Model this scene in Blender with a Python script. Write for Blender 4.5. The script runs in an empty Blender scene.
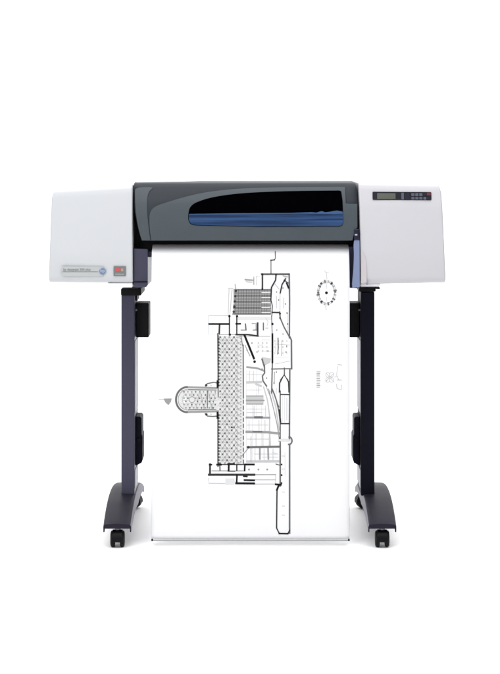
import bpy, bmesh, math, random
from mathutils import Vector, Matrix
random.seed(4)
S = bpy.context.scene
COL = S.collection

# ------------------------------------------------------------------ camera geometry (used once, to measure the place)
CAMY, CAMH, F = -5.75, 1.133, 1806.0
def wx(X, y=-0.28): return (X - 249.6) * (y - CAMY) / F
def wz(Y, y=-0.28): return CAMH + (170 - Y) * (y - CAMY) / F

# ------------------------------------------------------------------ materials
def mat(name, col, rough=.5, spec=.5, tint=None, bump=0, bscale=900, metal=0, coat=0, mottled=0):
    m = bpy.data.materials.new(name); m.use_nodes = True
    nt = m.node_tree; b = nt.nodes['Principled BSDF']
    b.inputs['Base Color'].default_value = (*col, 1)
    b.inputs['Roughness'].default_value = rough
    b.inputs['Specular IOR Level'].default_value = spec
    b.inputs['Metallic'].default_value = metal
    b.inputs['Coat Weight'].default_value = coat
    b.inputs['Coat Roughness'].default_value = .08
    if tint: b.inputs['Specular Tint'].default_value = (*tint, 1)
    tc = nt.nodes.new('ShaderNodeTexCoord')
    if bump:
        n = nt.nodes.new('ShaderNodeTexNoise'); n.inputs['Scale'].default_value = bscale; n.inputs['Detail'].default_value = 3
        bp = nt.nodes.new('ShaderNodeBump'); bp.inputs['Strength'].default_value = bump; bp.inputs['Distance'].default_value = .0006
        nt.links.new(tc.outputs['Object'], n.inputs['Vector'])
        nt.links.new(n.outputs['Fac'], bp.inputs['Height']); nt.links.new(bp.outputs['Normal'], b.inputs['Normal'])
    # faint unevenness of the moulded surface
    n2 = nt.nodes.new('ShaderNodeTexNoise'); n2.inputs['Scale'].default_value = 14; n2.inputs['Detail'].default_value = 5
    nt.links.new(tc.outputs['Object'], n2.inputs['Vector'])
    mr = nt.nodes.new('ShaderNodeMapRange')
    mr.inputs['To Min'].default_value = max(.02, rough - .06); mr.inputs['To Max'].default_value = min(1, rough + .06)
    nt.links.new(n2.outputs['Fac'], mr.inputs['Value']); nt.links.new(mr.outputs['Result'], b.inputs['Roughness'])
    if mottled:
        mx = nt.nodes.new('ShaderNodeMix'); mx.data_type = 'RGBA'
        mx.inputs['A'].default_value = (*[c * (1 - mottled) for c in col], 1)
        mx.inputs['B'].default_value = (*[min(1, c * (1 + mottled)) for c in col], 1)
        nt.links.new(n2.outputs['Fac'], mx.inputs['Factor']); nt.links.new(mx.outputs['Result'], b.inputs['Base Color'])
    return m
M = dict(
    cover=mat('light_grey_plastic', (.475, .486, .505), .5, .3, bump=.25, mottled=.012),
    cover_r=mat('pale_lilac_plastic', (.468, .462, .488), .5, .35, bump=.25, mottled=.012),
    lip=mat('white_plastic', (.70, .70, .73), .4, .4),
    hood=mat('grey_plastic_shaded', (.024, .029, .036), .45, .22, bump=.2, mottled=.04),
    bezel=mat('grey_plastic_lit', (.050, .063, .073), .42, .3, bump=.2, mottled=.04),
    side=mat('side_plastic_lit', (.052, .063, .072), .42, .3, bump=.2, mottled=.04),
    slate=mat('slate_painted_steel', (.041, .041, .064), .38, .4, (.75, .75, 1), bump=.15, mottled=.05),
    foot=mat('foot_painted_steel', (.016, .014, .022), .5, .12, (.8, .8, 1), bump=.2, mottled=.05),
    post_dark=mat('black_and_shaded_steel', (.004, .004, .009), .55, .12, (.8, .8, 1), bump=.15),
    black=mat('black_plastic', (.003, .003, .004), .5, .12),
    rubber=mat('black_rubber', (.004, .004, .005), .6, .15),
    smoke=mat('smoked_window', (.0006, .0006, .001), .2, 0),
    blue=mat('blue_window_band', (.018, .048, .13), .3, .25, mottled=.1),
    blue_lit=mat('painted_blue_glint', (.035, .08, .18), .3, .3),
    latch=mat('lavender_blue_plastic', (.165, .20, .325), .4, .3),
    latch_d=mat('navy_plastic', (.010, .010, .030), .4, .3),
    pink=mat('pinkish_grey_plastic', (.45, .42, .435), .5, .3),
    plate=mat('silver_plate', (.375, .39, .39), .5, .3, mottled=.03),
    txt=mat('grey_lettering', (.21, .215, .23), .6, .2),
    emblem=mat('blue_emblem', (.12, .175, .28), .4, .3),
    emblem_l=mat('pale_emblem', (.34, .39, .48), .4, .3),
    badge=mat('grey_badge', (.14, .15, .15), .5, .3),
    red=mat('red_print', (.42, .07, .08), .5, .3),
    beige=mat('beige_print', (.32, .23, .17), .5, .3),
    lcd=mat('olive_display', (.085, .092, .075), .3, .4, mottled=.15),
    key=mat('grey_blue_key', (.07, .076, .11), .5, .3),
    keyd=mat('navy_key', (.008, .008, .022), .45, .3),
    keyr=mat('dark_red_key', (.10, .02, .035), .5, .3),
    panel=mat('panel_black', (.012, .012, .018), .4, .25),
    paper=mat('white_paper', (.715, .715, .73), .8, .1),
    floor=mat('white_seamless', (.93, .93, .93), .9, .05),
    steel=mat('grey_steel', (.22, .22, .25), .35, .5),
    pale_strip=mat('pale_grey_strip', (.42, .42, .48), .5, .3),
    foot_inner=mat('lilac_grey_inner_side', (.17, .16, .20), .5, .2),
    edge_shade=mat('edge_shade_grey', (.30, .30, .31), .5, .3),
)
nt = M['blue'].node_tree; b_ = nt.nodes['Principled BSDF']     # horizontal streaks in the tinted plastic
tc = nt.nodes.new('ShaderNodeTexCoord'); mp = nt.nodes.new('ShaderNodeMapping'); mp.inputs['Scale'].default_value = (2.5, 1, 85)
nz = nt.nodes.new('ShaderNodeTexNoise'); nz.inputs['Scale'].default_value = 1.6; nz.inputs['Detail'].default_value = 4
cr = nt.nodes.new('ShaderNodeValToRGB'); cr.color_ramp.elements[0].position = .36; cr.color_ramp.elements[0].color = (.010, .024, .066, 1)
cr.color_ramp.elements[1].position = .66; cr.color_ramp.elements[1].color = (.026, .066, .165, 1)
nt.links.new(tc.outputs['Object'], mp.inputs['Vector']); nt.links.new(mp.outputs['Vector'], nz.inputs['Vector'])
nt.links.new(nz.outputs['Fac'], cr.inputs['Fac']); nt.links.new(cr.outputs['Color'], b_.inputs['Base Color'])
INK = {}
for k, v in (('k', .010), ('d', .035), ('m', .12), ('g', .26), ('l', .44), ('f', .575)):
    INK[k] = mat('ink_' + {'k': 'black', 'd': 'charcoal', 'm': 'dark_grey', 'g': 'grey', 'l': 'light_grey', 'f': 'faint_grey'}[k], (v, v, v), .85, .05)

# ------------------------------------------------------------------ helpers
def obj(name, bm, m, parent=None, smooth=True, bevel=0, seg=3, angle=35):
    me = bpy.data.meshes.new(name)
    bmesh.ops.recalc_face_normals(bm, faces=bm.faces)
    bm.to_mesh(me); bm.free()
    for mm in (m if isinstance(m, list) else [m]): me.materials.append(mm)
    o = bpy.data.objects.new(name, me); COL.objects.link(o)
    if parent: o.parent = parent
    if smooth:
        for p in me.polygons: p.use_smooth = True
        me.set_sharp_from_angle(angle=math.radians(angle))
    if bevel:
        b = o.modifiers.new('bevel', 'BEVEL'); b.width = bevel; b.segments = seg; b.limit_method = 'ANGLE'
        b.angle_limit = math.radians(40); b.harden_normals = True
    return o
def box(bm, x0, x1, y0, y1, z0, z1):
    vs = [bm.verts.new((x, y, z)) for x in (x0, x1) for y in (y0, y1) for z in (z0, z1)]
    for f in ((0, 1, 3, 2), (4, 6, 7, 5), (0, 4, 5, 1), (2, 3, 7, 6), (0, 2, 6, 4), (1, 5, 7, 3)):
        bm.faces.new([vs[i] for i in f])
def cyl(bm, c, r, h, axis='Z', n=32, r2=None):
    res = bmesh.ops.create_cone(bm, cap_ends=True, segments=n, radius1=r, radius2=r if r2 is None else r2, depth=h)
    R = {'Z': Matrix(), 'X': Matrix.Rotation(math.pi / 2, 4, 'Y'), 'Y': Matrix.Rotation(math.pi / 2, 4, 'X')}[axis]
    bmesh.ops.transform(bm, matrix=Matrix.Translation(c) @ R, verts=res['verts'])
def lathe(bm, prof, c, axis='X', n=40):
    rings = []
    for (a, r) in prof:
        ring = []
        for i in range(n):
            t = 2 * math.pi * i / n
            p = (a, r * math.cos(t), r * math.sin(t)) if axis == 'X' else (r * math.cos(t), r * math.sin(t), a)
            ring.append(bm.verts.new(Vector(c) + Vector(p)))
        rings.append(ring)
    for A, B in zip(rings, rings[1:]):
        for i in range(n): bm.faces.new((A[i], A[(i + 1) % n], B[(i + 1) % n], B[i]))
    bm.faces.new(rings[0]); bm.faces.new(rings[-1][::-1])
def lerp_tab(tab, t):
    if t <= tab[0][0]: return tab[0][1]
    for (a, va), (b, vb) in zip(tab, tab[1:]):
        if t <= b: return va + (vb - va) * (t - a) / (b - a)
    return tab[-1][1]
def smooth_tab(tab, n=60):
    # monotone-ish smoothing of a table by Catmull-Rom
    out = []
    for i in range(len(tab) - 1):
        p0 = tab[max(i - 1, 0)]; p1 = tab[i]; p2 = tab[i + 1]; p3 = tab[min(i + 2, len(tab) - 1)]
        for k in range(8):
            t = k / 8
            out.append(tuple(.5 * ((2 * p1[j]) + (-p0[j] + p2[j]) * t + (2 * p0[j] - 5 * p1[j] + 4 * p2[j] - p3[j]) * t * t + (-p0[j] + 3 * p1[j] - 3 * p2[j] + p3[j]) * t ** 3) for j in (0, 1)))
    out.append(tab[-1]); return out
def spline(pts, closed=False, k=6):
    out = []; n = len(pts)
    for i in range(n if closed else n - 1):
        g = (lambda j: pts[j % n]) if closed else (lambda j: pts[min(max(j, 0), n - 1)])
        p0, p1, p2, p3 = g(i - 1), g(i), g(i + 1), g(i + 2)
        for q in range(k):
            t = q / k
            out.append(tuple(.5 * ((2 * p1[j]) + (-p0[j] + p2[j]) * t + (2 * p0[j] - 5 * p1[j] + 4 * p2[j] - p3[j]) * t * t + (-p0[j] + 3 * p1[j] - 3 * p2[j] + p3[j]) * t ** 3) for j in (0, 1)))
    if not closed: out.append(pts[-1])
    return out
def plate(outline, depth, proud, thick, step=.008, chamfer=.0):
    """outline: list of (x, z) in metres; the plate follows y = depth(x, z), its face `proud` in front, its rim `thick` deep."""
    bm = bmesh.new()
    vs = [bm.verts.new((x, 0, z)) for x, z in outline]
    bm.faces.new(vs)
    z0 = min(z for _, z in outline); z1 = max(z for _, z in outline)
    k = 1
    while z0 + k * step < z1:
        bmesh.ops.bisect_plane(bm, geom=bm.verts[:] + bm.edges[:] + bm.faces[:], plane_co=(0, 0, z0 + k * step), plane_no=(0, 0, 1)); k += 1
    front = bm.faces[:]
    if chamfer:
        bmesh.ops.inset_region(bm, faces=front, thickness=chamfer, use_even_offset=True)
        # rim ring stays at half height
        inner = set(v for f in front for v in f.verts)
        lv = {v: (1 if v in inner else 0) for v in bm.verts}
    else:
        lv = {v: 1 for v in bm.verts}
    for v in bm.verts:
        v.co.y = depth(v.co.x, v.co.z) - proud + (0 if lv[v] else chamfer)
    be = [e for e in bm.edges if len(e.link_faces) == 1]
    r = bmesh.ops.extrude_edge_only(bm, edges=be)
    for g in r['geom']:
        if isinstance(g, bmesh.types.BMVert): g.co.y += thick
    return bm
def px(outl, y=-.28): return [(wx(X, y), wz(Y, y)) for X, Y in outl]
def text_bm(s, size, x, y, z, extrude=.0004, align='LEFT', rotz=0, bold=0):
    cu = bpy.data.curves.new('t', 'FONT'); cu.body = s; cu.size = size; cu.extrude = extrude; cu.align_x = align; cu.offset = bold
    cu.resolution_u = 3
    o = bpy.data.objects.new('t', cu); COL.objects.link(o)
    dg = bpy.context.evaluated_depsgraph_get(); me = bpy.data.meshes.new_from_object(o.evaluated_get(dg))
    bpy.data.objects.remove(o); bpy.data.curves.remove(cu)
    bm = bmesh.new(); bm.from_mesh(me); bpy.data.meshes.remove(me)
    bmesh.ops.transform(bm, matrix=Matrix.Translation((x, y, z)) @ Matrix.Rotation(math.pi / 2, 4, 'X') @ Matrix.Rotation(rotz, 4, 'Z'), verts=bm.verts)
    return bm

# ------------------------------------------------------------------ setting
bm = bmesh.new()
vs = [bm.verts.new(p) for p in ((-4.5, -3.2, 0), (4.5, -3.2, 0), (4.5, 1.6, 0), (-4.5, 1.6, 0))]; bm.faces.new(vs)
fl = obj('floor', bm, M['floor'], smooth=False); fl['kind'] = 'structure'
bm = bmesh.new(); prof = [(1.6, 0)]
for i in range(1, 17):
    a = math.pi / 2 * i / 16; prof.append((1.6 + 1.4 * math.sin(a), 1.4 - 1.4 * math.cos(a)))
prof.append((3.0, 4.2)); rows = []
for y, z in prof: rows.append((bm.verts.new((-4.5, y, z)), bm.verts.new((4.5, y, z))))
for a, b in zip(rows, rows[1:]): bm.faces.new((a[0], a[1], b[1], b[0]))
bd = obj('backdrop', bm, M['floor']); bd['kind'] = 'structure'

# ------------------------------------------------------------------ the printer
root = bpy.data.objects.new('large_format_printer', None); COL.objects.link(root)
root['label'] = 'wide grey and white floor standing plotter printer on a black wheeled stand'
root['category'] = 'printer'

# --- end covers
def cover(prof, xin, xout, m, topslope, name='end_cover'):
    """prof: closed loop of (Ypx, y); xin/xout: tables Ypx -> Xpx."""
    bm = bmesh.new(); N = 10; cols = []
    for i in range(N + 1):
        t = i / N; ring = []
        for Y, y in prof:
            X = lerp_tab(xin, Y) * (1 - t) + lerp_tab(xout, Y) * t
            w = max(0, min(1, (245 - Y) / 55)); wb = max(0, min(1, (Y - 245) / 38))
            yy = y + .006 * (t ** 3) * (1 if y < 0 else 0)
            ring.append(bm.verts.new((wx(X), yy, wz(Y + topslope[0] * t * w + topslope[1] * t * wb))))
        cols.append(ring)
    n = len(prof)
    for A, B in zip(cols, cols[1:]):
        for i in range(n): bm.faces.new((A[i], A[(i + 1) % n], B[(i + 1) % n], B[i]))
    bm.faces.new(cols[0]); bm.faces.new(cols[-1][::-1])
    return obj(name, bm, m, root, bevel=.0055, seg=4, angle=50)
# front profile from the bottom up, then over the top and down the back
pl = [(283.5, -.262), (281, -.274), (276, -.279), (250, -.281), (220, -.281), (197, -.2808), (193.5, -.2804), (189, -.279), (186.6, -.2755), (185.2, -.266), (184.6, -.24), (184.4, -.19), (183.8, -.10), (183.6, .02), (186, .12), (196, .165), (240, .19), (276, .185), (283.5, .17)]
lc = cover(pl, [(184, 132.2), (283, 132.6)], [(184.4, 55.0), (185.6, 53.6), (188, 52.4), (192, 51.4), (283, 48.2)], M['cover'], (4.5, -1.0))
pr = [(284.5, -.262), (282, -.274), (277, -.279), (250, -.281), (207, -.281), (204, -.2800), (190, -.274), (185.5, -.2715), (183.4, -.266), (182.4, -.252), (182.1, -.19), (181.8, -.10), (181.6, .02), (184, .12), (196, .165), (240, .19), (276, .185), (284.5, .17)]
rc = cover(pr, [(182, 358.6), (205, 359.6), (284, 360.5)], [(182, 438.2), (183.4, 439.8), (186, 441.0), (190, 441.8), (205, 442.8), (283, 446.2)], M['cover_r'], (2.0, -1.5))
rc['label'] = 'pale grey end cover carrying the control panel'; lc['label'] = 'pale grey end cover carrying the name plate'

# white lip under the left cover
bm = bmesh.new(); box(bm, wx(107), wx(132.3), -.268, .10, wz(287.8), wz(283.2))
obj('cover_lip', bm, M['lip'], root, bevel=.004)
bm = bmesh.new(); box(bm, wx(361), wx(381), -.262, .10, wz(287), wz(284.2))
obj('cover_lip', bm, M['lip'], root, bevel=.002)

# --- chassis between the covers, and the black paper slot
bm = bmesh.new(); box(bm, wx(133.2), wx(357.6), -.235, .16, wz(258), wz(252))
obj('chassis', bm, M['slate'], root, bevel=.003)
bm = bmesh.new(); box(bm, wx(133.4), wx(357.4), -.205, .15, wz(251.9), wz(190))
obj('paper_slot', bm, M['black'], root, smooth=False)
# side cheek that carries the slate arm on the left (front face a little forward)
bm = bmesh.new()
o_ = [(133.2, 249), (147.5, 249.5), (147.5, 285), (146.0, 287.6), (133.2, 287.6)]
vs = [bm.verts.new((x, -.262, z)) for x, z in px(o_)]; f = bm.faces.new(vs)
r = bmesh.ops.extrude_face_region(bm, geom=[f]); [setattr(g.co, 'y', .12) for g in r['geom'] if isinstance(g, bmesh.types.BMVert)]
obj('output_guide', bm, M['slate'], root, bevel=.002)
bm = bmesh.new(); box(bm, wx(133.6), wx(147.6), -.2645, -.2622, wz(282.8), wz(281.6)); obj('guide_rib', bm, M['post_dark'], root, smooth=False)
# black cheek to the right of the paper
bm = bmesh.new()
o_ = [(349.3, 247), (358, 247), (358, 289), (349.6, 288.5)]
vs = [bm.verts.new((x, -.255, z)) for x, z in px(o_)]; f = bm.faces.new(vs)
r = bmesh.ops.extrude_face_region(bm, geom=[f]); [setattr(g.co, 'y', .12) for g in r['geom'] if isinstance(g, bmesh.types.BMVert)]
obj('output_guide', bm, M['latch_d'], root, bevel=.002)

# --- hood
HP = smooth_tab([(181.2, -.12), (181.5, -.20), (182.6, -.240), (185.2, -.252), (190, -.259), (197, -.266), (204, -.2715), (214, -.2755), (230, -.278), (243, -.276)])
def hood_y(x, z):
    Y = 170 + (CAMH - z) * F / (5.47)
    return lerp_tab(HP, Y)
bm = bmesh.new(); rowsH = []
Ys = [181.2 + (240.9 - 181.2) * (i / 70) ** 1.25 for i in range(71)]
def hood_l(Y):  # the left end leans in below
    return lerp_tab([(181, 133.6), (185, 132.9), (195, 133.2), (212, 134.6), (225, 137.2), (236, 140.2), (243.2, 142.2)], Y)
def hood_r(Y): return lerp_tab([(181, 354.5), (184, 356.5), (190, 357.6), (205, 358.2), (228, 358.2), (230, 356), (236, 353.5), (243.2, 352.2)], Y)
for Y in Ys:
    row = []
    for i in range(41):
        t = i / 40; X = hood_l(Y) * (1 - t) + hood_r(Y) * t; x = wx(X); z = wz(Y)
        if Y < 190: z -= max(0, (200 - X) / 66) * .004 * (190 - Y) / 9
        y = hood_y(x, z)
        e = min(t, 1 - t) * 225
        if e < 5: y += .010 * ((5 - e) / 5) ** 2
        row.append(bm.verts.new((x, y, z)))
    rowsH.append(row)
back = [bm.verts.new((v.co.x, .13, v.co.z - .004)) for v in rowsH[0]]
under = [bm.verts.new((v.co.x, -.215, v.co.z + .002)) for v in rowsH[-1]]
for A, B in zip([back] + rowsH, rowsH + [under]):
    for i in range(40): bm.faces.new((A[i], A[i + 1], B[i + 1], B[i]))
# end walls
for s in (0, -1):
    line = [r_[s] for r_ in rowsH] + [under[s]]
    bk = [bm.verts.new((v.co.x, max(v.co.y + .02, -.12), v.co.z)) for v in line]
    for i in range(len(line) - 1): bm.faces.new((line[i], line[i + 1], bk[i + 1], bk[i]))
hood = obj('hood', bm, M['hood'], root, angle=40)

# lighter left band, right band and front panel, each a thin moulding on the hood; their lighter colour stands in for shading
band = spline([(134.8, 189.5), (139, 187.6), (149, 187.2), (152.5, 188.2)], k=4) + spline([(152.5, 188.2), (149, 191.5), (147.2, 197), (146.8, 206), (147.6, 218), (149.2, 231), (150.3, 240.3)], k=4)[1:] + [(143.2, 240.3)] + spline([(142.0, 240.3), (140, 234.5), (137.4, 223), (135.4, 208), (134.6, 192)], k=4)
o_ = obj('hood_end_trim', plate(px(band), hood_y, .0022, .006, chamfer=.0016), M['side'], root, angle=60)
fr = spline([(151.4, 240.4), (150.2, 232), (149.4, 221), (149.9, 214), (152.8, 208.6), (159, 205.0), (170, 201.4), (186, 196.8), (205, 192.6), (232, 189.4), (262, 187.8), (300, 187.2), (340, 187.0)], k=6) + [(345.2, 187.2), (345.8, 203.5), (350, 204.0), (357.2, 204.0), (357.2, 227.5), (354.6, 231), (352.4, 240.4)]
front = obj('hood_front_panel', plate(px(fr), hood_y, .0045, .008, chamfer=.0028, step=.006), M['bezel'], root, angle=60)
# --- window
wn = spline([(188.4, 214), (189.6, 208.5), (193, 204.4), (199, 201.4), (209, 198.2), (224, 195.4), (244, 193.2), (270, 191.8), (300, 191.0), (339.5, 190.6)], k=6) + [(341.4, 191.4), (342.6, 200), (343.0, 213.6)]
fy = lambda x, z: hood_y(x, z) - .0045
full = wn + spline([(343.0, 213.6), (343.2, 221), (342.2, 225.2), (339, 226.6)], k=4)[1:] + [(260, 227.0), (196, 225.4)] + spline([(196, 225.4), (191, 224.2), (188.6, 220.6), (188.2, 216)], k=4)[1:]
win = obj('window', plate(px(full), fy, .0012, .003, chamfer=.0006), M['smoke'], root, angle=60)
bl = [(188.8, 214.2), (343.0, 213.0)] + spline([(343.0, 213.6), (343.0, 221), (342.0, 224.8), (339, 226.0)], k=4)[1:] + [(260, 226.4), (196, 224.9)] + spline([(196, 224.9), (191.4, 223.8), (189.2, 220.4), (188.8, 216)], k=4)[1:]
obj('blue_band', plate(px(bl), fy, .0020, .001, chamfer=.0003), M['blue'], win, angle=60)
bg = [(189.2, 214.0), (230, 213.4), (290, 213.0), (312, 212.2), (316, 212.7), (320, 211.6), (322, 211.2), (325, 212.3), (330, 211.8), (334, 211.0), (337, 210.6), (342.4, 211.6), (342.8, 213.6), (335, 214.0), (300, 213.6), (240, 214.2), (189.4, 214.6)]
obj('painted_glint', plate(px(bg), fy, .0028, .001), M['blue_lit'], win, angle=60)  # reflected glint drawn as a pale blue plate

# --- hook, lavender latch and pinkish corner on the right
bm = bmesh.new(); box(bm, wx(354.0), wx(358.4), -.289, -.262, wz(240), wz(229)); obj('latch_hook', bm, M['latch_d'], root, bevel=.002)
bm = bmesh.new(); box(bm, wx(354.6), wx(357.2), -.2905, -.2892, wz(235.4), wz(234.0)); obj('hook_highlight', bm, M['plate'], root, bevel=.0005)  # small highlight on the hook, put in as a pale strip
la = spline([(354.2, 240.6), (357, 239.4), (359.4, 241.0)], k=4) + [(359.6, 286.8), (352.6, 287.6), (352.2, 284)] + spline([(352.2, 284), (353.2, 272), (354.0, 256), (353.6, 246)], k=4)[1:]
obj('side_latch', plate(px(la), lambda x, z: -.272, .014, .022, step=.05, chamfer=.003), M['latch'], root, angle=60)
pk = [(361.0, 249.5)] + spline([(361.2, 249.5), (363.8, 253.5), (365.6, 259), (366.6, 267), (366.6, 282.6)], k=4) + [(361.0, 283.0)]
obj('corner_insert', plate(px(pk), lambda x, z: -.281, .0012, .002, step=.05, chamfer=.0006), M['pink'], root, angle=60)
bm = bmesh.new(); cyl(bm, (wx(367), -.2815, wz(283.6)), .0042, .003, 'Y'); obj('cover_screw', bm, M['steel'], root, angle=40)

# --- name plate, emblem, badge on the left cover
fc = lambda x, z: -.281
def rr(x0, y0, x1, y1, r=.8, tilt=0):
    out = []
    for cx, cy, a0 in ((x1 - r, y0 + r, -90), (x1 - r, y1 - r, 0), (x0 + r, y1 - r, 90), (x0 + r, y0 + r, 180)):
        for k in range(5):
            a = math.radians(a0 + 22.5 * k); X = cx + r * math.cos(a); out.append((X, cy + r * math.sin(a) + tilt * (X - x0)))
    return out
YP = -.281
npl = obj('name_plate', plate(px(rr(62, 266.4, 103.4, 276.2, .8)), fc, .0012, .002, step=.05, chamfer=.0004), M['plate'], root, angle=60)
obj('lettering', text_bm('hp designjet 500 plus', .0098, wx(63.2), YP - .0016, wz(270.6), .0003, bold=.0002), M['txt'], npl, smooth=False)
bm = bmesh.new(); box(bm, wx(62.6), wx(98), YP - .0018, YP - .0012, wz(271.9), wz(271.5)); obj('plate_line', bm, M['badge'], npl, smooth=False)
em = bmesh.new(); cyl(em, (wx(102.6), YP - .001, wz(271.2)), .0108, .003, 'Y', 48)
em = obj('round_emblem', em, M['emblem_l'], root, angle=40)
bm = bmesh.new(); cyl(bm, (wx(102.6), YP - .0027, wz(271.2)), .0096, .001, 'Y', 48); obj('emblem_disc', bm, M['emblem'], em, angle=40)
obj('emblem_letters', text_bm('hp', .0140, wx(102.6), YP - .0036, wz(272.1), .0003, 'CENTER', bold=.0003), M['emblem_l'], em, smooth=False)
bd_ = obj('badge', plate(px(rr(113.6, 266.2, 125.8, 276.0, .4)), fc, .0015, .002, step=.05, chamfer=.0004), M['badge'], root, angle=60)
bm = bmesh.new(); box(bm, wx(115.4), wx(120.4), YP - .0022, YP - .0016, wz(271.4), wz(268.0)); obj('red_mark', bm, M['red'], bd_, smooth=False)
bm = bmesh.new(); box(bm, wx(121), wx(123.4), YP - .0022, YP - .0016, wz(271.4), wz(268.4)); obj('beige_mark', bm, M['beige'], bd_, smooth=False)
bm = bmesh.new(); box(bm, wx(115.4), wx(124.2), YP - .0022, YP - .0016, wz(274.4), wz(273.8)); obj('badge_line', bm, M['plate'], bd_, smooth=False)

# --- control panel on the sloping top of the right cover
prt = sorted([(Y, y) for Y, y in pr[4:13]])
def py(x, z):
    X = x / 5.47 * F + 249.6; t = (X - 359) / 84; Y = 170 + (CAMH - z) * F / 5.47
    w = max(0, min(1, (245 - Y) / 55)); return lerp_tab(prt, Y - 2 * t * w)+ .006 * max(t,0) ** 3
cp = obj('control_panel', plate(px(rr(372.6, 191.8, 431.6, 200.0, 1.0, .006)), py, .0020, .006, step=.004, chamfer=.0006), M['panel'], root, angle=60)
def key(name, X0, Y0, X1, Y1, m, pr_=.0034):
    return obj(name, plate(px(rr(X0, Y0, X1, Y1, .5, .004)), py, pr_, .0014, step=.01, chamfer=.0004), M[m], cp, angle=60)
key('display', 377.2, 193.2, 395.6, 199.0, 'lcd', .0028)
key('button', 401.4, 192.8, 404.0, 199.6, 'key')
key('button', 405.0, 193.0, 409.6, 199.6, 'keyd')
for X in (411.4, 415.4, 419.4):
    key('button', X, 193.2, X + 3.2, 196.2, 'key'); key('button', X, 197.0, X + 3.2, 199.6, 'key')
key('button', 423.6, 193.2, 426.4, 196.0, 'keyd'); key('button', 423.6, 197.0, 426.4, 199.8, 'key')
key('button', 427.0, 192.6, 431.0, 195.6, 'keyr'); key('button', 427.0, 196.6, 430.6, 200.0, 'keyd')

# --- stand: posts
PF, PB = -.09, .09
def post(x0, x1, m, lab):
    bm = bmesh.new(); box(bm, x0, x1, PF, PB, .112, wz(292, PF)); o = obj('post', bm, m, root, bevel=.003)
    o['label'] = lab; return o
lx0, lx1 = wx(121.2, PF), wx(134.6, PF); rx0, rx1 = wx(360.9, PF), wx(374.6, PF)
post(lx0, lx1, M['slate'], 'slate grey upright post'); post(rx0, rx1, M['post_dark'], 'upright post coloured darker for shade')  # matching posts; the right one's shade is put into its colour
bm = bmesh.new(); box(bm, wx(120.8, PF - .01), wx(141.2, PF - .01), PF - .010, .10, wz(295.5, PF), wz(288.2, PF)); obj('post_collar', bm, M['black'], root, bevel=.004)
bm = bmesh.new(); box(bm, wx(134.8, PF), wx(136.6, PF), -.06, .05, wz(301.5, PF), wz(295.5, PF)); obj('collar_tab', bm, M['black'], root, bevel=.001)
bm = bmesh.new(); box(bm, wx(359.0, PF - .01), wx(375.8, PF - .01), PF - .010, .10, wz(291.5, PF), wz(287.4, PF)); obj('post_collar', bm, M['black'], root, bevel=.003)
bm = bmesh.new(); box(bm, wx(375.8, PF), wx(379.8, PF), PF - .008, .09, wz(289, PF), wz(287.2, PF)); obj('collar_tab', bm, M['black'], root, bevel=.001)
for xs, x0 in ((1, lx1), (-1, rx0)):
    for Ya, Yb in ((340, 413), (468.5, 488)):
        bm = bmesh.new(); a, b = sorted((x0 + xs * .0004, x0 + xs * .0016)); box(bm, a, b, PF + .008, PB - .004, wz(Yb, -.08), wz(Ya, -.05)); obj('inner_strip', bm, M['pale_strip'], root, smooth=False)  # pale strip laid over the post's inner side
# brackets beside the posts, and the bracket ends beside the posts
for a_, b_ in ((lx1 + .0018, wx(148.7, -.055)), (wx(349.6, -.055), rx0 - .0018)):
    bm = bmesh.new(); box(bm, a_, b_, -.055, .055, wz(337.5, -.055), wz(303.2, -.055)); obj('roll_bracket', bm, M['black'], root, bevel=.003)
for sx, X0, X1 in ((1, lx1, wx(141.6, -.05)), (-1, rx0, wx(354.0, -.05))):
    bm = bmesh.new()
    a, b = X0 + sx * .0006, X1
    zt, zb = wz(416.5, -.05), wz(465.8, -.05)
    o_ = [(a, zt), (b - sx * .005, zt), (b, zt - .006), (b, zt - .055), (b + sx * .003, zt - .062), (b + sx * .003, zb + .018), (b, zb + .009), (a, zb)]
    vs = [bm.verts.new((x, -.05, z)) for x, z in o_]; f = bm.faces.new(vs)
    r = bmesh.ops.extrude_face_region(bm, geom=[f]); [setattr(g.co, 'y', .05) for g in r['geom'] if isinstance(g, bmesh.types.BMVert)]
    br = obj('hook_bracket', bm, M['post_dark'], root, bevel=.002)
    bm = bmesh.new(); cyl(bm, ((a + b) / 2 + sx * .001, -.052, zt - .075), .0065, .008, 'Y', 24); obj('bracket_knob', bm, M['black'], br, angle=40)
# small bolt heads on the crossbeam ends
for X in (136.3, 359.4):
    bm = bmesh.new(); cyl(bm, (wx(X, -.055), -.0565, wz(310, -.055)), .003, .004, 'Y', 20); obj('bolt', bm, M['steel'], root, angle=40)

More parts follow.
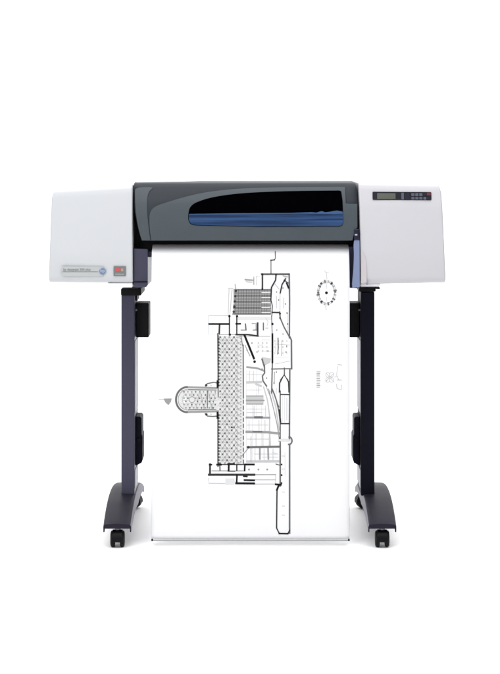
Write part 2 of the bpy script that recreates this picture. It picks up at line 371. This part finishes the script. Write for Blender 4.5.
# --- feet: an arched pressed-steel channel, ends flared down at the corners
def foot(x0, x1, out):
    bm = bmesh.new(); N = 36; secs = []
    for i in range(N + 1):
        t = i / N; y = -.34 + .68 * t; u = abs(2 * t - 1)
        zt = .071 + .050 * (1 - u ** 2.0)
        zb = zt - .022 - .030 * (1 - u) + (0 if u < .9 else -.001 * (u - .9) * 10)
        w = .0035 * (1 - u ** 2)
        # outer side bows a little, inner side straight
        a, b = (x0 - w * (out < 0), x1 + w * (out > 0))
        r = .007
        pts = [(a, zb), (a, zt - r), (a + r * .3, zt - r * .3), (a + r, zt)]
        for k in range(1, 6): pts.append((a + r + (b - a - 2 * r) * k / 6, zt + .0015 * math.sin(math.pi * k / 6)))
        pts += [(b - r, zt), (b - r * .3, zt - r * .3), (b, zt - r), (b, zb), (b - .004, zb), (b - .004, zt - .013), (a + .004, zt - .013), (a + .004, zb)]
        secs.append([bm.verts.new((x, y + (.004 * math.sin(math.pi * (x - a) / (b - a)) if i == 0 else 0), z)) for x, z in pts])
    n = len(secs[0])
    for A, B in zip(secs, secs[1:]):
        for i in range(n): bm.faces.new((A[i], A[(i + 1) % n], B[(i + 1) % n], B[i]))
    bm.faces.new(secs[0]); bm.faces.new(secs[-1][::-1])
    bm.normal_update(); bmesh.ops.recalc_face_normals(bm, faces=bm.faces)
    for f in bm.faces:
        c = f.calc_center_median(); inn = x1 if out < 0 else x0
        if abs(f.normal.x) > .8 and abs(c.x - inn) < .002: f.material_index = 1  # inner side gets a lighter colour
    return obj('foot', bm, [M['foot'], M['foot_inner']], root, bevel=.0012, seg=2, angle=50)
fL = (wx(103.2, -.34), wx(131.2, -.34)); fR = (wx(368.2, -.34), wx(396.4, -.34))
foot(*fL, -1); foot(*fR, 1)

# --- casters (twin wheel)
def make_caster():
    # housing: a rounded hood between and over the wheels
    bm = bmesh.new(); R = .0245; cz = R; prof = []
    for k in range(0, 15):
        a = math.radians(-14 + 208 * k / 14); prof.append((.0275 * math.cos(a), cz + .0275 * math.sin(a)))
    for sx0, sx1 in ((-.0185, .0185),):
        L = [bm.verts.new((sx0 * (.86 if z > cz + .018 else 1), y, z)) for y, z in prof]; Rr = [bm.verts.new((sx1 * (.86 if z > cz + .018 else 1), y, z)) for y, z in prof]
        bm.faces.new(L); bm.faces.new(Rr[::-1])
        for i in range(len(L)): j = (i + 1) % len(L); bm.faces.new((L[i], L[j], Rr[j], Rr[i]))
    h = obj('caster', bm, M['black'], root, bevel=.003)
    for s in (-1, 1):
        bm = bmesh.new()
        pr_ = [(-.0062, .010), (-.0062, .0215), (-.0045, .0243), (.001, .0247), (.0048, .0235), (.0066, .0205), (.0066, .008)]
        pr_ = [(a * s, r_) for a, r_ in pr_]
        lathe(bm, pr_, (s * .0142, 0, R), 'X'); w = obj('wheel', bm, M['rubber'], h, angle=50)
    bm = bmesh.new(); cyl(bm, (0, .004, .0605), .0055, .022, 'Z', 24); cyl(bm, (0, .004, .0535), .009, .005, 'Z', 24); obj('stem', bm, M['steel'], h, angle=40)
    return h
cas = make_caster(); spots = []
cl, cr = sum(fL) / 2 - .0003, sum(fR) / 2 + .001
for i, (x, y, a) in enumerate(((cl, -.318, 0), (cr, -.318, 0), (cl + .009, .300, math.radians(78)), (cr - .017, .300, math.radians(-78)))):
    if i == 0: c = cas
    else:
        c = cas.copy(); COL.objects.link(c); c.parent = root
        for ch in cas.children: d = ch.copy(); COL.objects.link(d); d.parent = c
    c.location = (x, y, 0); c.rotation_euler = (0, 0, a)
# axle plates joining swivelled rear casters to the feet
for s, x0 in ((1, cl), (-1, cr)):
    bm = bmesh.new(); box(bm, x0 - .03, x0 + .03, .29, .335, .0605, .0645); obj('caster_plate', bm, M['foot'], root, bevel=.001)

# ------------------------------------------------------------------ the paper with its printed drawing
YPAP = -.306; X0P, X1P = wx(151.2, YPAP), wx(349.8, YPAP)
ZB = wz(540.2, YPAP)
# profile (y, z) from the slot down to the bottom, then curling back under
PP = spline([(-.2065, wz(245.4)), (-.222, wz(246.4)), (-.243, wz(248.6)), (-.262, wz(251.8)), (-.278, wz(256)), (-.291, wz(263)), (-.301, wz(277)), (YPAP, wz(300)), (YPAP, wz(420)), (YPAP, wz(520, YPAP))], k=8)
PP += [(YPAP + .016 * (1 - math.cos(math.radians(a))), ZB + .016 - .016 * math.sin(math.radians(a))) for a in range(0, 150, 10)]
WP = X1P - X0P
def cross(u):
    """u: 0..1 across the sheet -> (x, dy): the long edges curl back."""
    e = min(u, 1 - u) * WP; E = .0165
    if e >= E: dy = 0; dx = 0
    else:
        q = (E - e); r = .0105; a = q / r
        dy = r * (1 - math.cos(a)); dx = q - r * math.sin(a) - .0062   # rolled back, the silhouette stays at the sheet's edge
        dx = q - r * math.sin(a)
    return (X0P - .0062 + u * (WP + .0124) + (dx if u < .5 else -dx), dy)
us = [k / 80 * .03 * .8 for k in range(0, 41, 4)] + [.03 + .94 * k / 16 for k in range(17)] + [1 - k / 80 * .03 * .8 for k in range(40, -1, -4)]
bm = bmesh.new(); grid = []
for y, z in PP:
    row = []
    wgt = max(0, min(1, (-.262 - y) / .03))
    for u in us:
        x, dy = cross(u); row.append(bm.verts.new((x, y + dy * wgt, z)))
    grid.append(row)
for A, B in zip(grid, grid[1:]):
    for i in range(len(us) - 1): bm.faces.new((A[i], A[i + 1], B[i + 1], B[i]))
order = []; NB = len(bm.faces)
matidx = [0] * NB
IK = list(INK); cnt = [0]
def inkface(pts, ink):
    lv = 'flgmdkw'.index(ink) * 9e-5 + (cnt[0] % 36) * 2.4e-6; cnt[0] += 1; ink = 'f' if ink == 'w' else ink
    vs = []
    for X, Y in pts:
        z = wz(Y, YPAP); yb = YPAP
        if Y < 312:
            # follow the sheet where it leans back to the slot
            best = None
            for (ya, za), (yb2, zb2) in zip(PP, PP[1:]):
                if (za - z) * (zb2 - z) <= 0 and za != zb2: best = ya + (yb2 - ya) * (za - z) / (za - zb2 if za != zb2 else 1)
            if best is not None: yb = best
        vs.append(bm.verts.new((wx(X, YPAP), yb - (.0004 if Y >= 300 else .0004 + .001 * min(1, (300 - Y) / 20)) - lv, z)))
    bm.faces.new(vs); matidx.append(1 + IK.index(ink))
def ln(pts, w, ink):
    """a printed stroke: mitred strip; near the slot it is cut short enough to follow the curve of the sheet."""
    q = [pts[0]]
    for a, b in zip(pts, pts[1:]):
        m_ = max(1, int(abs(a[1] - b[1]) / 2.5)) if min(a[1], b[1]) < 312 else 1
        q += [(a[0] + (b[0] - a[0]) * k / m_, a[1] + (b[1] - a[1]) * k / m_) for k in range(1, m_ + 1)]
    pts = q
    n = len(pts); L = []; R = []
    for i, p in enumerate(pts):
        a = pts[max(i - 1, 0)]; b = pts[min(i + 1, n - 1)]
        dx, dy = b[0] - a[0], b[1] - a[1]; l = math.hypot(dx, dy) or 1
        nx, ny = -dy / l * w / 2, dx / l * w / 2
        ex = (dx / l * w * .4 * (1 if i == n - 1 else -1 if i == 0 else 0), dy / l * w * .4 * (1 if i == n - 1 else -1 if i == 0 else 0))
        L.append((p[0] + nx + ex[0], p[1] + ny + ex[1])); R.append((p[0] - nx + ex[0], p[1] - ny + ex[1]))
    for i in range(n - 1): inkface([L[i], L[i + 1], R[i + 1], R[i]], ink)
def rc_(x0, y0, x1, y1, ink): inkface([(x0, y0), (x1, y0), (x1, y1), (x0, y1)], ink)
def dot(x, y, r, ink, n=8):
    if ink == 'k': r *= .74
    elif ink == 'd': r *= .85
    inkface([(x + r * math.cos(2 * math.pi * k / n), y + r * math.sin(2 * math.pi * k / n)) for k in range(n)], ink)
def arc(cx, cy, rx, ry, a0, a1, w, ink, n=24): ln([(cx + rx * math.cos(math.radians(a0 + (a1 - a0) * k / n)), cy + ry * math.sin(math.radians(a0 + (a1 - a0) * k / n))) for k in range(n + 1)], w, ink)

# lead line from the slot to the tower
ln([(275.4, 252), (275.4, 258.5), (274.4, 260.5)], .9, 'm'); ln([(274.6, 260), (270.6, 260.6)], .9, 'd'); ln([(271, 260), (271, 273.5)], .9, 'm')
# top block
ln([(261.4, 274.2), (289.4, 274.2)], 1.4, 'd'); ln([(262.4, 274), (262.4, 289.6)], 1.5, 'd'); dot(262.2, 274.4, 1.3, 'k'); dot(262.2, 289, 1.1, 'k')
ln([(276, 275), (275.6, 280), (271.4, 287.5), (270.8, 300)], 1.4, 'd'); dot(276, 274.6, 1.2, 'k')
ln([(289.2, 274), (289.6, 300), (289.4, 338)], 1.5, 'm'); ln([(286.6, 283), (288.6, 288)], 1.6, 'k')
ln([(285.6, 278.6), (282, 284.5), (280.2, 293)], 1.3, 'd'); dot(284.6, 280.6, 1.5, 'k'); ln([(283, 276), (287.5, 277)], .8, 'g'); ln([(284, 280), (288.4, 283)], .9, 'm')
ln([(275, 284), (279, 289)], .7, 'l'); ln([(276.5, 296), (276.5, 308)], .6, 'l'); ln([(280, 294), (280, 310)], .6, 'l'); ln([(283.5, 298), (283.5, 308)], .6, 'l')
# hatched block
[rc_(233.6, 289 + k * 3.2, 271, 292.2 + k * 3.2, 'g') for k in range(8)]
for k in range(9):
    Y = 290 + k * 3.0; ln([(235 - k * .3, Y), (270.6, Y)], .8, 'm' if k % 2 else 'd')
for k in range(13): ln([(236 + k * 2.6, 289.4), (235.6 + k * 2.6, 314)], .5, 'm')
for k in range(5): ln([(262, 292.5 + k * 5), (270, 292.5 + k * 5)], 1.1, 'w')
for k in range(5): dot(235.8 - k * .5, 291 + k * 5.2, 1.5, 'd')
ln([(235, 284), (235.6, 290), (233.4, 314)], .7, 'g'); ln([(228.4, 288.5), (233, 288.5)], .6, 'l'); ln([(229, 288.5), (228.2, 315)], .6, 'l'); ln([(232, 290), (229.8, 315)], .8, 'l'); ln([(226, 312), (226, 318)], .5, 'f')
ln([(271, 300), (272.4, 306), (271.8, 316)], .9, 'd')
# left wing under the hatching
ln([(208.6, 315.6), (229, 315.6)], .6, 'l'); ln([(208.6, 315.6), (208.6, 334.5)], .5, 'l'); ln([(212.4, 324), (212.4, 334)], .5, 'f'); ln([(208.6, 334.2), (217, 334.2)], .5, 'f')
ln([(209, 324), (229.4, 324)], 1.7, 'k'); ln([(219.6, 324), (219.2, 333.5)], 1.7, 'd'); ln([(217.6, 333.6), (218.2, 397)], 1.1, 'm')
ln([(229.4, 315.6), (229.4, 335)], 1.3, 'd'); dot(229.4, 316.2, 1.7, 'k'); dot(237, 316.2, 1.7, 'k'); ln([(236.8, 316), (236.8, 334.5)], 1.3, 'd'); dot(229.8, 334.6, 1.7, 'k')
ln([(236, 323.8), (240.4, 323.8)], 1.5, 'k'); ln([(236, 334.6), (248, 334.6), (258, 336)], 1.6, 'd'); ln([(218, 334.8), (236, 334.4)], .6, 'g')
ln([(239, 318.4), (270, 318.4)], 3.2, 'f'); ln([(245.4, 324), (246, 330)], 1.4, 'm'); ln([(241, 330), (246, 330)], .9, 'm')
ln([(252, 323.6), (256, 323.6), (256, 330)], .9, 'g'); ln([(257.6, 323), (257.6, 336)], 1.8, 'd'); ln([(253, 330), (257, 330)], .9, 'm'); ln([(263.4, 323), (263.4, 330)], 1.2, 'm'); ln([(265.6, 328), (268, 328)], .7, 'g')
ln([(240, 336.2), (270, 336.4)], .9, 'l'); ln([(266, 318), (268, 322), (267, 326)], .6, 'l')
# right column around the tower
dot(272.4, 324, 1.7, 'k'); ln([(271.6, 316), (272.2, 335)], .9, 'm'); ln([(272.4, 334), (272.4, 362.5)], 1.8, 'k'); ln([(272.4, 362), (271.6, 393)], 1.3, 'm')
ln([(272, 312.4), (279.6, 312.6)], 1.5, 'd'); ln([(279.6, 312), (280.2, 318), (284, 327), (289.8, 337.6)], 1.4, 'm'); dot(280, 313.6, 1.4, 'k'); dot(280, 318, 1.2, 'k')
ln([(289.4, 336), (291.4, 340), (291.6, 368.8)], 1.7, 'm'); ln([(287.8, 313), (287.8, 334)], .6, 'l'); dot(287.6, 324, .8, 'm'); dot(287, 313, .8, 'm')
ln([(278, 338), (278.2, 348), (277.8, 354)], 1.1, 'm'); ln([(276, 338), (275.6, 352)], .5, 'l'); ln([(284, 340), (283.6, 356)], .5, 'f')
ln([(271.6, 369), (291.6, 368.6)], 1.2, 'm'); ln([(275, 364), (290, 361)], .5, 'l'); ln([(275, 358), (289, 357)], .5, 'f')
for k in range(12): dot(274.8 + (k % 4) * 4, 341 + (k // 4) * 6, .5, 'g')
# arrow tower
ln([(279.4, 392), (279.6, 383), (284.2, 374.4), (288.6, 382), (289, 392)], 1.4, 'd'); ln([(284.4, 368), (284.4, 374)], 1.2, 'm'); ln([(280.2, 380), (284, 375), (288, 380)], .9, 'm'); ln([(289.8, 369), (289.4, 440)], 1.5, 'm')
ln([(276.2, 394), (276.4, 388)], .6, 'l'); ln([(271.8, 388), (274.6, 395), (276.6, 401), (279, 412), (280.2, 422)], 1.3, 'm')
ln([(280.2, 391), (280.2, 470)], 1.2, 'm'); ln([(280.6, 394.4), (289.4, 394.6)], 1.0, 'd'); ln([(280.4, 423.6), (289.4, 423.6)], 1.2, 'd'); ln([(279.4, 410), (280.4, 422)], 1.7, 'd')
ln([(284.6, 396), (284.6, 422)], .5, 'f'); ln([(282.4, 396), (282.4, 422)], .4, 'f')
# hall, left: chequered floor pattern
rc_(218.4, 336, 243.6, 464, 'f')
for j in range(43):
    Y = 337.2 + j * 3.0
    for i in range(4):
        X = 220.2 + i * 4.6 + (2.3 if j % 2 else 0)
        if X < 237.4:
            if Y < 462: ln([(X - 2.3, Y + 3.0), (X, Y), (X + 2.3, Y + 3.0)], .75, 'g' if i % 2 else 'l')
            dot(X, Y, 1.05, 'm' if (i + j) % 3 == 0 else 'g', 6)
    for i in range(3):
        X = 222.4 + i * 4.6 - (2.3 if j % 2 else 0) + (.2)
        inkface([(X - 1.3, Y), (X, Y - 1.1), (X + 1.3, Y), (X, Y + 1.1)], 'l' if j % 3 else 'f')
    if j % 2 == 0: rc_(238.0, Y - 1.2, 240.4, Y + 1.2, 'l'); 
    dot(237.0, Y, .7, 'g', 6); dot(240.8, Y + 1.5, .7, 'g', 6)
ln([(237.2, 338), (237.2, 462)], .5, 'l'); ln([(243.2, 345), (243.4, 398)], 1.2, 'm')
for k in range(11): ln([(243.4, 400 + k * 6), (243.4, 403.4 + k * 6)], 1.1, 'm')
ln([(242.6, 346), (241, 336)], .7, 'm')
ln([(218.2, 336), (218.2, 384)], 1.6, 'm'); ln([(218.0, 413), (218.0, 466)], 1.5, 'm')
for k in range(16): dot(218.8, 339 + k * 3.1, 1.1, 'd', 6)
for k in range(17): dot(218.8, 415 + k * 3.0, 1.1, 'd', 6)
# diagonal wall and stair flights
ln([(244.4, 335), (254, 358.5)], 2.1, 'k'); dot(254.6, 361.6, 1.9, 'k'); ln([(245, 345), (248, 352), (250, 356)], .8, 'g')
for k in range(3):
    for i in range(3): dot(258.4 + i * 4.2, 343 + k * 4, .9, 'l')
ln([(257, 347), (270, 347)], .6, 'f'); ln([(262, 337), (262, 353)], .5, 'f')
inkface([(261.6, 357), (271, 358.4), (270.4, 362.6), (265.4, 365), (262.4, 362)], 'l'); ln([(262, 359), (264.2, 366.2)], 1.6, 'm')
ln([(247, 367), (258, 368.4), (264.4, 371)], 1.8, 'g'); ln([(264.4, 365), (264.6, 373), (262.4, 376), (263, 381), (266.6, 386)], 1.5, 'm')
ln([(247, 382.4), (261, 382)], 2.3, 'l'); ln([(256, 384), (261, 386)], 2.0, 'l')
rc_(246, 395.4, 263.4, 404.4, 'l'); ln([(246.4, 396), (263, 396)], 1.0, 'g'); ln([(246.4, 400.4), (264, 400.4)], 1.4, 'g'); ln([(246.4, 404), (262.8, 404)], .9, 'g')
ln([(246.4, 417.4), (269.6, 417.6)], 1.9, 'g'); ln([(255, 417.2), (262, 417.2)], 2.1, 'm')
ln([(246.4, 431.8), (268, 432.2), (279, 433.4)], 2.3, 'g'); ln([(253, 431.6), (262, 431.6)], 1.0, 'm')
ln([(247.4, 447.2), (279, 446.6)], 2.0, 'm'); dot(248.4, 447.2, 1.6, 'd'); ln([(251.0, 447), (251.0, 462)], .6, 'g'); ln([(240, 458), (247.6, 449)], .8, 'g')
ln([(259.8, 448), (259.8, 459)], 1.6, 'g'); ln([(268, 448), (268.4, 459)], 1.6, 'g'); ln([(247, 461.4), (279, 461.2)], 2.2, 'l'); ln([(272, 452), (278, 454)], .7, 'f')
for X, a, b in ((252.4, 404, 460), (256.4, 368, 417), (261.6, 404, 447)): ln([(X, a), (X, b)], .4, 'f')
ln([(246.6, 370), (246.6, 462)], .5, 'f')
for X, a, b in ((249, 420, 431), (254, 406, 416), (259, 420, 431), (265.6, 406, 416), (265, 420, 431), (256, 434, 446), (263, 434, 446), (255, 449, 460), (264, 449, 460), (273, 449, 460), (249.4, 371, 381), (253.4, 371, 381), (258.6, 385, 394)):
    ln([(X, a), (X, b)], .55, 'l')
for Y, a, b in ((340, 262, 270), (345, 257, 263), (351, 263, 271), (374.6, 247, 262), (390, 247, 262), (409, 247, 266), (412.4, 247, 262), (425, 247, 268), (439, 247, 270), (454, 254, 278), (457, 262, 278)):
    ln([(a, Y), (b, Y)], .5, 'l')
for X, Y in ((247, 350), (249.4, 347), (252, 343), (257, 352), (268, 351), (262, 369), (266.6, 378), (274, 383), (276.4, 372), (286.6, 346), (286, 352), (276.8, 330), (283, 334), (285.4, 304), (283, 288), (276.6, 292), (278.6, 300)):
    dot(X, Y, .7, 'm', 6)
ln([(274.4, 372), (274.2, 384)], .8, 'g'); ln([(276, 400), (279, 407)], .9, 'm'); ln([(286.8, 398), (286.8, 420)], .5, 'l'); ln([(274, 344), (290, 345)], .5, 'l'); ln([(282, 340), (281.6, 356)], .6, 'g')
# curved ramps
ln([(263.6, 387), (267.4, 400), (269.6, 416), (269.4, 446)], 1.2, 'l'); ln([(268.6, 389), (272, 402), (277, 424), (279.4, 440)], .8, 'g'); ln([(271, 391), (275.6, 406), (279.2, 430)], 1.2, 'l'); ln([(266, 386), (270, 396), (275, 414), (279, 434)], .6, 'g')
ln([(251, 436), (251, 446)], .7, 'l'); ln([(270, 433), (270.6, 446)], .6, 'l')
# bulge and lower column
ln([(279.4, 440), (289, 440.2)], 2.2, 'w'); arc(289, 440.6, 3.0, 3.8, -90, 100, 1.5, 'm', 10); ln([(280, 437), (279, 441)], 1.2, 'm'); ln([(280.2, 443), (280.2, 486)], 1.5, 'm')
ln([(289.6, 444), (289.6, 533)], 1.6, 'm'); dot(281.6, 464.4, 1.2, 'k'); dot(281.6, 475, 1.3, 'k'); dot(281.4, 483, 1.3, 'k'); ln([(276, 464), (279.4, 465)], 1.0, 'm'); ln([(275.6, 484.2), (281, 484.6)], 1.8, 'k'); ln([(279, 484.6), (276.8, 490)], 1.8, 'k')
ln([(277.0, 489), (276.6, 528), (279.2, 533.2)], 1.3, 'd'); ln([(279, 533.4), (288, 533.6)], 1.4, 'k'); ln([(288, 533.4), (289.8, 530)], 1.3, 'd')
for Y in (456, 469, 492, 506, 515): ln([(282.2, Y), (284.6, Y)], .6, 'l')
ln([(285, 452), (285, 476)], .4, 'f'); 
# bottom left wing
ln([(209.4, 464.6), (211.6, 464.6)], 1.5, 'k'); ln([(210, 464), (210, 475)], 1.8, 'd'); ln([(208.8, 474.6), (254.4, 474.6)], 2.1, 'd')
ln([(217, 464.6), (221, 464.6)], 1.8, 'k'); ln([(221, 464.4), (254, 464.4)], 1.0, 'd'); ln([(228, 464), (234, 464)], 1.8, 'k'); ln([(245, 464.4), (254, 464.4)], 1.8, 'k')
ln([(219.8, 465), (220, 470.4)], 1.3, 'm'); ln([(228.8, 465), (228.6, 470.6)], 1.8, 'k'); ln([(236.8, 465), (236.8, 470.4)], 1.3, 'd'); ln([(244.8, 465), (244.6, 470.6)], 1.6, 'k'); ln([(212, 470.8), (244, 470.8)], .9, 'g'); ln([(228, 471.2), (235, 471.4)], .8, 'm')
ln([(237, 475), (236.6, 483)], 1.6, 'k'); ln([(236, 483.2), (254.2, 483.4)], 2.0, 'k'); ln([(243.6, 476.2), (247, 476.4)], 1.5, 'k'); ln([(244.4, 480), (254.2, 480.2)], 1.8, 'k')
ln([(208.8, 478), (208.8, 483.2), (225, 483.4)], .6, 'l'); rc_(225.4, 478.6, 234.4, 484.4, 'f')
for Y, i in ((474.6, 'g'), (479.6, 'l'), (484, 'l')): ln([(254.4, Y), (275.6, Y)], .9, i)
for X in (249, 258.4, 267.2): dot(X, 469.4, 1.0, 'g')
ln([(275.6, 474), (275.6, 484)], .5, 'l')
# the apse on the left
arc(187.4, 399.6, 11.4, 12.6, 92, 268, 1.9, 'm', 28); arc(187.4, 399.6, 9.2, 10.2, 95, 265, .7, 'g', 24)
rc_(186, 389, 218, 410.4, 'f'); arc(187.0, 399.6, 7.0, 7.6, 90, 270, 3.4, 'f', 16); arc(187.4, 399.6, 5.0, 5.6, 100, 260, .8, 'l', 16)
ln([(187, 387.2), (218, 388.0)], 1.9, 'g'); ln([(187, 412.0), (218, 411.2)], 1.9, 'g'); ln([(188, 389.4), (216, 390.0)], .8, 'm'); ln([(188, 409.8), (216, 409.4)], .8, 'm')
for j in range(6):
    if 1: ln([(181 + (j % 2) * 2, 390.4 + j * 3.3), (216.6, 390.4 + j * 3.3)], .5, 'l')
    for i in range(9):
        X = 184 + i * 3.9 + (1.9 if j % 2 else 0)
        if X < 217 and math.hypot(X - 192, 391.8 + j * 3.2 - 399.6) > 3.5: dot(X, 391.8 + j * 3.2, .9, 'g' if (i + j) % 3 else 'm', 6)
dot(192, 399.6, 2.5, 'w', 14); arc(192, 399.6, 3.0, 3.0, 0, 360, .6, 'g', 18); arc(200, 399.6, 3, 3.4, 0, 360, .5, 'l', 14); arc(208, 399.6, 3, 3.4, 0, 360, .5, 'l', 14)
ln([(192, 392), (192, 407)], .5, 'g'); [ln([(196 + k * 4, 390 if k % 2 else 409), (200 + k * 4, 409 if k % 2 else 390)], .5, 'g') for k in range(5)]; ln([(207.4, 391), (207.4, 408)], .8, 'm'); ln([(211, 391), (211, 409)], .5, 'l')
ln([(205.4, 386), (207.2, 383.6), (214, 382.2), (217.4, 383)], 1.1, 'm'); ln([(205.2, 413.6), (207.4, 416), (213, 416.4), (217.4, 416)], 1.1, 'm')
dot(206.2, 385.2, 1.5, 'd'); dot(206.4, 414.4, 1.5, 'd'); ln([(217.6, 381), (217.6, 387)], 2.0, 'k'); ln([(217.6, 412.4), (217.6, 418)], 2.0, 'k'); dot(211, 385.4, .7, 'l'); dot(211, 414.2, .7, 'l')
# pointer left of the apse
ln([(158.8, 399.6), (164, 399.6)], .7, 'l'); inkface([(163.6, 398.6), (171.6, 398.4), (171, 401.6), (168.4, 405), (165.4, 402.4)], 'g')
# small pointer above the hatching
ln([(245, 279.6), (252.6, 280.2)], 1.3, 'g'); ln([(253.8, 277), (253.8, 284.6)], .7, 'g'); ln([(256.4, 276), (256.4, 285)], .5, 'l'); ln([(246, 281.6), (252, 282.4)], .8, 'l'); ln([(256.4, 276.4), (260, 276.2)], .4, 'l')
# compass rosette
arc(326.6, 292.6, 7.9, 10.6, 0, 360, .5, 'g', 32); arc(326.6, 292.6, 9.4, 12.2, 0, 360, .4, 'l', 32)
for k in range(16):
    a = 2 * math.pi * k / 16 + .2; c, s = math.cos(a), math.sin(a); 
    ln([(326.6 + 7.6 * c, 292.6 + 10.4 * s), (326.6 + 9.6 * c, 292.6 + 12.4 * s)], 1.5 if k % 2 else .8, 'm' if k % 4 == 1 or k % 4 == 3 else 'g')
for dx_, dy_ in ((-5.6, -9), (5.2, -9), (-5.4, 9), (5.4, 9), (-8.4, 0), (8.6, -1)): dot(326.6 + dx_, 292.6 + dy_, 1.2, 'd' if abs(dx_) < 8 else 'm')
dot(326.4, 292.8, 1.9, 'k', 12); ln([(326.4, 284), (326.4, 288.6)], .4, 'l'); ln([(326.4, 297), (326.4, 301)], .4, 'l')
ln([(327, 279), (326.4, 272.6), (329, 272)], .5, 'l'); ln([(324.6, 270.6), (326.2, 273)], .5, 'l'); ln([(325.6, 306), (326.2, 310)], .6, 'l')
# little printed notes, right
for k in range(10):
    ln([(317.2 - .4, 371.5 + k * 1.75), (320.2 - (k * 37 % 5) * .2, 371.5 + k * 1.75)], .8, 'g' if k % 3 else 'l')
for a, b in ((-2.8, -2.6), (2.8, -2.6), (-2.8, 2.6), (2.8, 2.6)): arc(329.6 + a * .7, 377.4 + b, 2.0, 2.4, 0, 360, .5, 'l', 12)
ln([(325.6, 381.6), (334, 373)], .5, 'l'); ln([(326, 373), (334, 382)], .5, 'l'); dot(326.4, 380.6, .9, 'l')
ln([(338, 364.6), (341.6, 365)], .9, 'l'); ln([(337.6, 366), (336.6, 375), (338.6, 379.4)], .5, 'l'); ln([(337, 380), (341.6, 380)], .8, 'l'); ln([(336.6, 384), (337, 388.6), (341.4, 389.6), (341.4, 385)], .7, 'l'); ln([(334.6, 377), (337, 376.6)], .5, 'l')

for f, i in zip(bm.faces, matidx): f.material_index = i
base = Vector((0, YPAP, ZB))
for v in bm.verts: v.co -= base
bm.normal_update()
me = bpy.data.meshes.new('paper_sheet'); bm.to_mesh(me); bm.free()
me.materials.append(M['paper'])
for k in IK: me.materials.append(INK[k])
for i, p in enumerate(me.polygons): p.use_smooth = i < NB
paper = bpy.data.objects.new('paper_sheet', me); COL.objects.link(paper); paper.location = base
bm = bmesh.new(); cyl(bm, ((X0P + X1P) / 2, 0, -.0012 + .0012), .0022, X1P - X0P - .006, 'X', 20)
edge_shade = obj('bottom_edge_shade', bm, M['edge_shade'], paper, angle=60)  # grey line added for the shade along the sheet's lower edge
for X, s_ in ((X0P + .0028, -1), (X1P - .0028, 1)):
    bm = bmesh.new(); cyl(bm, (X, .0, .0012), .0036, .0050, 'X', 24); obj('corner_shade', bm, M['post_dark'], paper, bevel=.001)  # dark ends added for the shaded corners

paper['label'] = 'long white paper sheet with a black architectural floor plan, hanging from the printer'
paper['category'] = 'paper'

# ------------------------------------------------------------------ light
w = bpy.data.worlds.new('World'); S.world = w; w.use_nodes = True
w.node_tree.nodes['Background'].inputs[0].default_value = (.97, .98, 1, 1); w.node_tree.nodes['Background'].inputs[1].default_value = .34
def area(name, loc, target, sx, sy, power, col=(1, 1, 1)):
    l = bpy.data.lights.new(name, 'AREA'); l.shape = 'RECTANGLE'; l.size = sx; l.size_y = sy; l.energy = power; l.color = col
    o = bpy.data.objects.new(name, l); COL.objects.link(o); o.location = loc
    o.rotation_euler = (Vector(target) - Vector(loc)).to_track_quat('-Z', 'Y').to_euler(); return o
area('key_softbox', (-2.3, -4.2, 2.1), (0, 0, .7), 1.6, 2.0, 62)
area('overhead_fill', (0, .6, 3.9), (0, .6, 0), 6, 4.5, 225)  # unseen lamp added to turn the floor white
area('backdrop_light', (0, 1.0, 3.4), (0, 3.0, 1.0), 5, 1.0, 30)  # unseen lamp added to turn the backdrop white
area('floor_light', (0, -2.2, 3.2), (0, -.5, 0), 5, 2.0, 95)  # unseen lamp added to whiten the floor and weaken its shadows

cd = bpy.data.cameras.new('camera'); cam = bpy.data.objects.new('camera', cd); COL.objects.link(cam)
cam.location = (0, CAMY, CAMH); cam.rotation_euler = (math.pi / 2, 0, 0)
cd.sensor_fit = 'HORIZONTAL'; cd.sensor_width = 36; cd.lens = F / 500 * 36
cd.shift_y = -(337 - 170) / 500; cd.shift_x = .4 / 500; cd.clip_end = 100
S.camera = cam
S.view_settings.view_transform = 'Standard'; S.view_settings.look = 'None'; S.view_settings.gamma = 1; S.view_settings.exposure = 0
